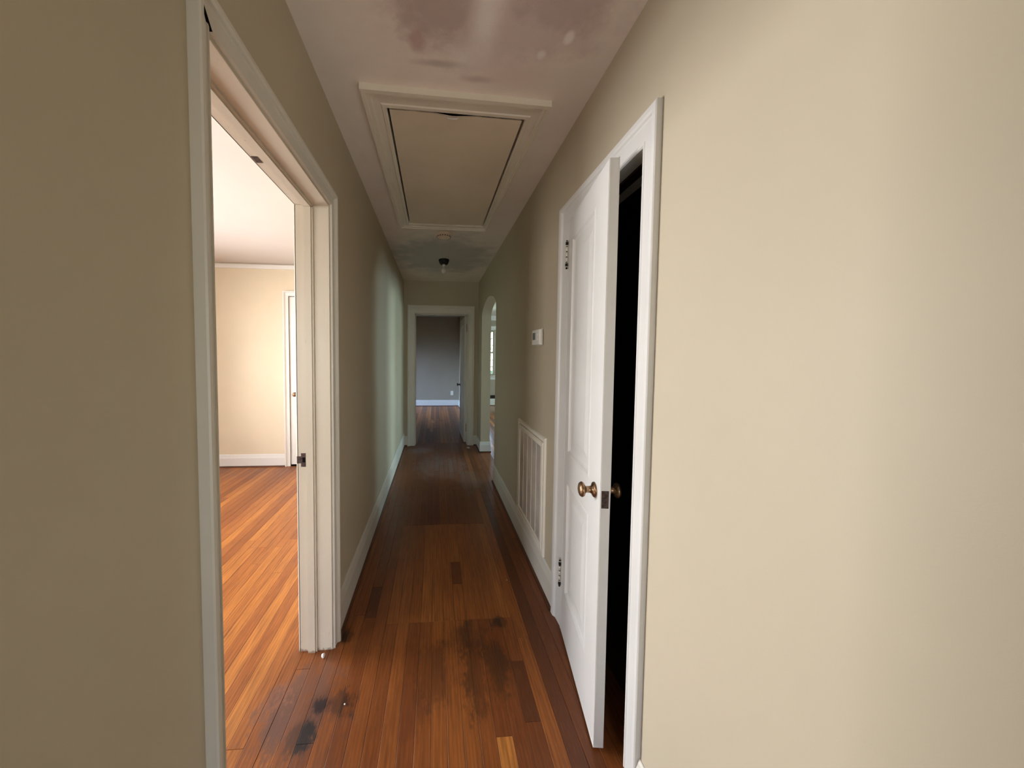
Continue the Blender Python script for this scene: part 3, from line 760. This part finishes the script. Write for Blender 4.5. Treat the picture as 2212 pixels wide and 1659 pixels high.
# ------------------------------------------------------------------ attic hatch
ah = tag(empty('attic_hatch', (.09, 2.27, HC)), 'white framed attic hatch in the hall ceiling, dark gap along its near edge', 'hatch')
HPROF = [(0, .010), (.06, .014), (.20, .014), (.24, .010), (.55, .012), (.62, .019), (.70, .020), (.78, .020), (.82, .026), (1, .026)]
moulding('hatch_frame', HI, HO, HPROF, lambda a, y, d: (a, y, HC-d), M['grille'], ah, closed=True)
bm = bmesh.new(); outl = [(-.215, 2.946), (-.211, 1.616)]
nseg = 26
for i in range(nseg+1):     # the near edge is ragged where plaster has broken away
    u = i/nseg; x_ = -.211 + u*(.396+.211); y_ = 1.616 + u*.016
    y_ += .013*math.exp(-((u-.47)/.10)**2) + .004*math.exp(-((u-.16)/.02)**2)*-1 + random.uniform(-.0008, .0012) + .004*u
    outl.append((x_, y_))
outl += [(.388, 2.943)]
lo = [bm.verts.new((*p, HC-.006)) for p in outl]; hi = [bm.verts.new((*p, HC-.001)) for p in outl]
bm.faces.new(lo); bm.faces.new(hi)
for i in range(len(outl)): bm.faces.new((lo[i], lo[(i+1) % len(outl)], hi[(i+1) % len(outl)], hi[i]))
mesh_obj('hatch_panel', bm, paint('hatch_board_paint', (.80, .70, .54), .6, .05), ah)
# small bent pull ring at the near edge
bm = bmesh.new(); tube(bm, [(.072+.026*math.cos(PI*k/10), 1.640-.010*math.sin(PI*k/10), HC-.008-.012*math.sin(PI*k/10)) for k in range(11)], .0030)
mesh_obj('hatch_pull', bm, M['plastic'], ah)
bpy.context.view_layer.update()
for o in ah.children: o.matrix_parent_inverse = ah.matrix_world.inverted()

def at_base(root):
    bpy.context.view_layer.update(); inv = root.matrix_world.inverted()
    for o in root.children: o.matrix_parent_inverse = inv
    bpy.context.view_layer.update()

# ------------------------------------------------------------------ smoke detector
sd = tag(empty('smoke_detector', (.070, 3.195, HC)), 'round yellowed smoke detector on the ceiling just beyond the attic hatch', 'smoke detector')
Mx = Matrix.Translation((.070, 3.195, HC)) @ Matrix.Rotation(PI, 4, 'X')
lathe('base_plate', [(0, 0), (.068, 0), (.069, .004), (.067, .010), (0, .010)], M['plastic_warm'], sd, Mx, 36)
lathe('cover', [(0, .010), (.062, .010), (.063, .026), (.060, .032), (.048, .037), (.046, .034), (.030, .036), (.028, .040), (0, .041)], M['plastic_warm'], sd, Mx, 36)
bm = bmesh.new()
for k in range(18):
    a = 2*PI*k/18; R_ = Matrix.Translation((.070, 3.195, HC-.029)) @ Matrix.Rotation(a, 4, 'Z'); box(bm, .060, .0635, -.006, .006, -.004, .004, R_)
mesh_obj('vent_slots', bm, M['iron'], sd); lathe('test_button', [(0, .040), (.009, .040), (.009, .043), (0, .044)], M['plastic'], sd, Mx @ Matrix.Translation((.018, 0, 0)), 16)
at_base(sd)

# ------------------------------------------------------------------ bare bulb lamp
cl = tag(empty('ceiling_lamp', (.092, 4.05, HC)), 'bare unlit bulb in a black ceiling holder at the far end of the hall', 'lamp')
Mx = Matrix.Translation((.092, 4.05, HC)) @ Matrix.Rotation(PI, 4, 'X')
lathe('lamp_holder', [(0, 0), (.060, 0), (.061, .012), (.056, .028), (.044, .052), (.030, .056), (.024, .050), (0, .050)], M['black'], cl, Mx, 28)
lathe('socket', [(0, .048), (.016, .048), (.016, .078), (0, .078)], M['plastic'], cl, Mx, 18)
lathe('bulb', [(0, .076), (.014, .078), (.016, .090), (.024, .105), (.029, .120), (.030, .132), (.026, .146), (.015, .156), (0, .159)], M['bulb'], cl, Mx, 24)
at_base(cl)

# ------------------------------------------------------------------ thermostat
th = tag(empty('thermostat', (XR, 2.105, 1.43)), 'small white thermostat with a grey display on the beige wall above the air grille', 'thermostat')
bm = bmesh.new(); box(bm, XR-.008, XR, 2.045, 2.172, 1.442, 1.545, bev=.003); mesh_obj('back_plate', bm, M['plastic'], th)
bm = bmesh.new(); box(bm, XR-.030, XR-.006, 2.000, 2.222, 1.445, 1.535, bev=.006)
bm.free(); bm = bmesh.new(); box(bm, XR-.030, XR-.006, 2.030, 2.190, 1.446, 1.540, bev=.008); mesh_obj('housing', bm, M['plastic'], th)
bm = bmesh.new(); box(bm, XR-.0315, XR-.029, 2.110, 2.165, 1.478, 1.522, bev=.001); mesh_obj('display', bm, M['lcd'], th)
for k_ in range(2): boxo('button', (XR-.033, XR-.029, 2.060+.0*k_, 2.085, 1.500-.025*k_, 1.512-.025*k_), M['plastic'], th, .001)
at_base(th)

# ------------------------------------------------------------------ return air grille
gr = tag(empty('air_grille', (XR, 2.27, .18)), 'large cream return air grille with dusty filter above the baseboard', 'grille')
y0, y1, z0, z1 = 1.940, 2.596, .185, .900
moulding('grille_frame', [(y0+.028, z0+.028), (y1-.028, z0+.028), (y1-.028, z1-.028), (y0+.028, z1-.028)], [(y0, z0), (y1, z0), (y1, z1), (y0, z1)],
         [(0, .010), (.1, .013), (.8, .012), (1, .003)], lambda a, z, d: (XR-d, a, z), M['grille'], gr, closed=True)
moulding('filter_door', [(y0+.070, z0+.062), (y1-.070, z0+.062), (y1-.070, z1-.068), (y0+.070, z1-.068)], [(y0+.032, z0+.032), (y1-.032, z0+.032), (y1-.032, z1-.034), (y0+.032, z1-.034)],
         [(0, .012), (.15, .015), (.85, .015), (1, .010)], lambda a, z, d: (XR-d, a, z), M['grille'], gr, closed=True)
boxo('filter', (XR-.004, XR-.001, y0+.030, y1-.030, z0+.030, z1-.030), M['mesh_dust'], gr)
ya, yb, za, zb = y0+.070, y1-.070, z0+.062, z1-.068
for k_ in range(1, 5):
    yk = ya+(yb-ya)*k_/5; boxo('divider', (XR-.0108, XR-.003, yk-.0022, yk+.0022, za, zb), M['grille'], gr)
# fine stamped blades, closer than can be told apart
bm = bmesh.new(); nb = 62
for i in range(nb):
    z_ = za+(zb-za)*(i+.5)/nb
    box(bm, -.0043, .0043, ya, yb, -.0005, .0005, Matrix.Translation((XR-.0085, 0, z_)) @ Matrix.Rotation(math.radians(74), 4, 'Y'))
bl = mesh_obj('blades', bm, M['mesh_dust'], gr); bl['kind'] = 'stuff'
at_base(gr)

# ------------------------------------------------------------------ outlet in the far room
ou = tag(empty('outlet', (.452, YFAR, .31)), 'small white outlet plate low on the far room wall seen through the doorway', 'outlet')
bm = bmesh.new(); box(bm, .415, .489, YFAR-.007, YFAR, .295, .410, bev=.004); mesh_obj('cover_plate', bm, M['plastic'], ou)
for zc in (.328, .377):
    bm = bmesh.new(); box(bm, .436, .468, YFAR-.010, YFAR-.006, zc-.016, zc+.016, bev=.004); r_ = mesh_obj('receptacle', bm, M['plastic'], ou)
at_base(ou)
# dark register in the living room wall
rg = tag(empty('wall_register', (1.40, YLIV, .195)), 'dark wall register over the white baseboard seen through the arch', 'register')
bm = bmesh.new(); box(bm, 1.10, 1.66, YLIV-.018, YLIV, .195, .285, bev=.003); mesh_obj('register_frame', bm, M['black'], rg)
for k_ in range(5): boxo('louvre', (1.12, 1.64, YLIV-.024, YLIV-.017, .206+.015*k_, .213+.015*k_), M['iron'], rg)
at_base(rg)

# ------------------------------------------------------------------ bits on the floor
def bit(name, x, y, r, sx, sy, sz, label, cat, seed, group=None):
    random.seed(seed); bm = bmesh.new(); bmesh.ops.create_icosphere(bm, subdivisions=2, radius=r)
    for v in bm.verts: v.co = Vector((v.co.x*sx, v.co.y*sy, v.co.z*sz)) * random.uniform(.88, 1.12)
    zmin = min(v.co.z for v in bm.verts)
    for v in bm.verts: v.co.z -= zmin
    o = mesh_obj(name, bm, M['chalk'], None, True); o.location = (x, y, 0); o.rotation_euler.z = seed; return tag(o, label, cat, group)
bit('pebble', -.500, 1.552, .0095, .8, 1.0, 1.15, 'small white rounded pebble on the floor at the bedroom door jamb', 'pebble', 3)
bit('plaster_crumb', -.470, 1.598, .0032, 1, 1.2, .7, 'tiny pale crumb touching the foot of the bedroom door jamb', 'crumb', 5)
bit('plaster_chip', .495, 5.06, .045, 1.0, .55, .10, 'flat white plaster chip before the far doorway casing', 'plaster chip', 8)
bit('paint_flake', -.035, 7.05, .022, 1.3, .8, .12, 'lone white paint flake in the middle of the far room floor', 'paint flake', 9)
bit('dust_speck', -.348, 1.330, .0035, 1, 1, .6, 'tiny pinkish speck beside the black floor stains', 'crumb', 12)
bit('wood_crumb', .445, 2.03, .0032, 1, 1, .6, 'tiny pale speck on the dark boards below the air grille', 'crumb', 13)

# ------------------------------------------------------------------ outdoors behind the living room window
g_ = struct(boxo('ground', (-30, 30, -25, 45, -.7, -.6), 'lawn'))
def tree(x, y, h, r, label, seed):
    random.seed(seed); t = tag(empty('garden_tree', (x, y, -.6)), label, 'tree', None)
    bm = bmesh.new(); tube(bm, [(x, y, -.62), (x+.05, y, h*.3), (x-.04, y+.05, h*.6), (x, y, h*.85)], .12, 10); mesh_obj('trunk', bm, M['bark'], t)
    vs, fs = [], []
    for i in range(2600):
        d = Vector((random.gauss(0, 1), random.gauss(0, 1), random.gauss(0, 1))).normalized()*r*random.uniform(.5, 1)
        c = Vector((x, y, h*.62)) + Vector((d.x, d.y, d.z*1.25)); a = Vector((random.uniform(-1, 1), random.uniform(-1, 1), random.uniform(-1, 1))).normalized()
        b = a.orthogonal().normalized(); s = random.uniform(.05, .10); k0 = len(vs)
        vs += [tuple(c-a*s), tuple(c+b*s*.5), tuple(c+a*s), tuple(c-b*s*.5)]; fs.append((k0, k0+1, k0+2, k0+3))
    me = bpy.data.meshes.new('foliage'); me.from_pydata(vs, [], fs); me.materials.append(M['leaf'])
    o = bpy.data.objects.new('foliage', me); C.objects.link(o); o.parent = t; o['kind'] = 'stuff'
    at_base(t)
tree(1.2, 17.5, 3.4, 1.7, 'green leafy tree in the garden beyond the arch room window', 21)
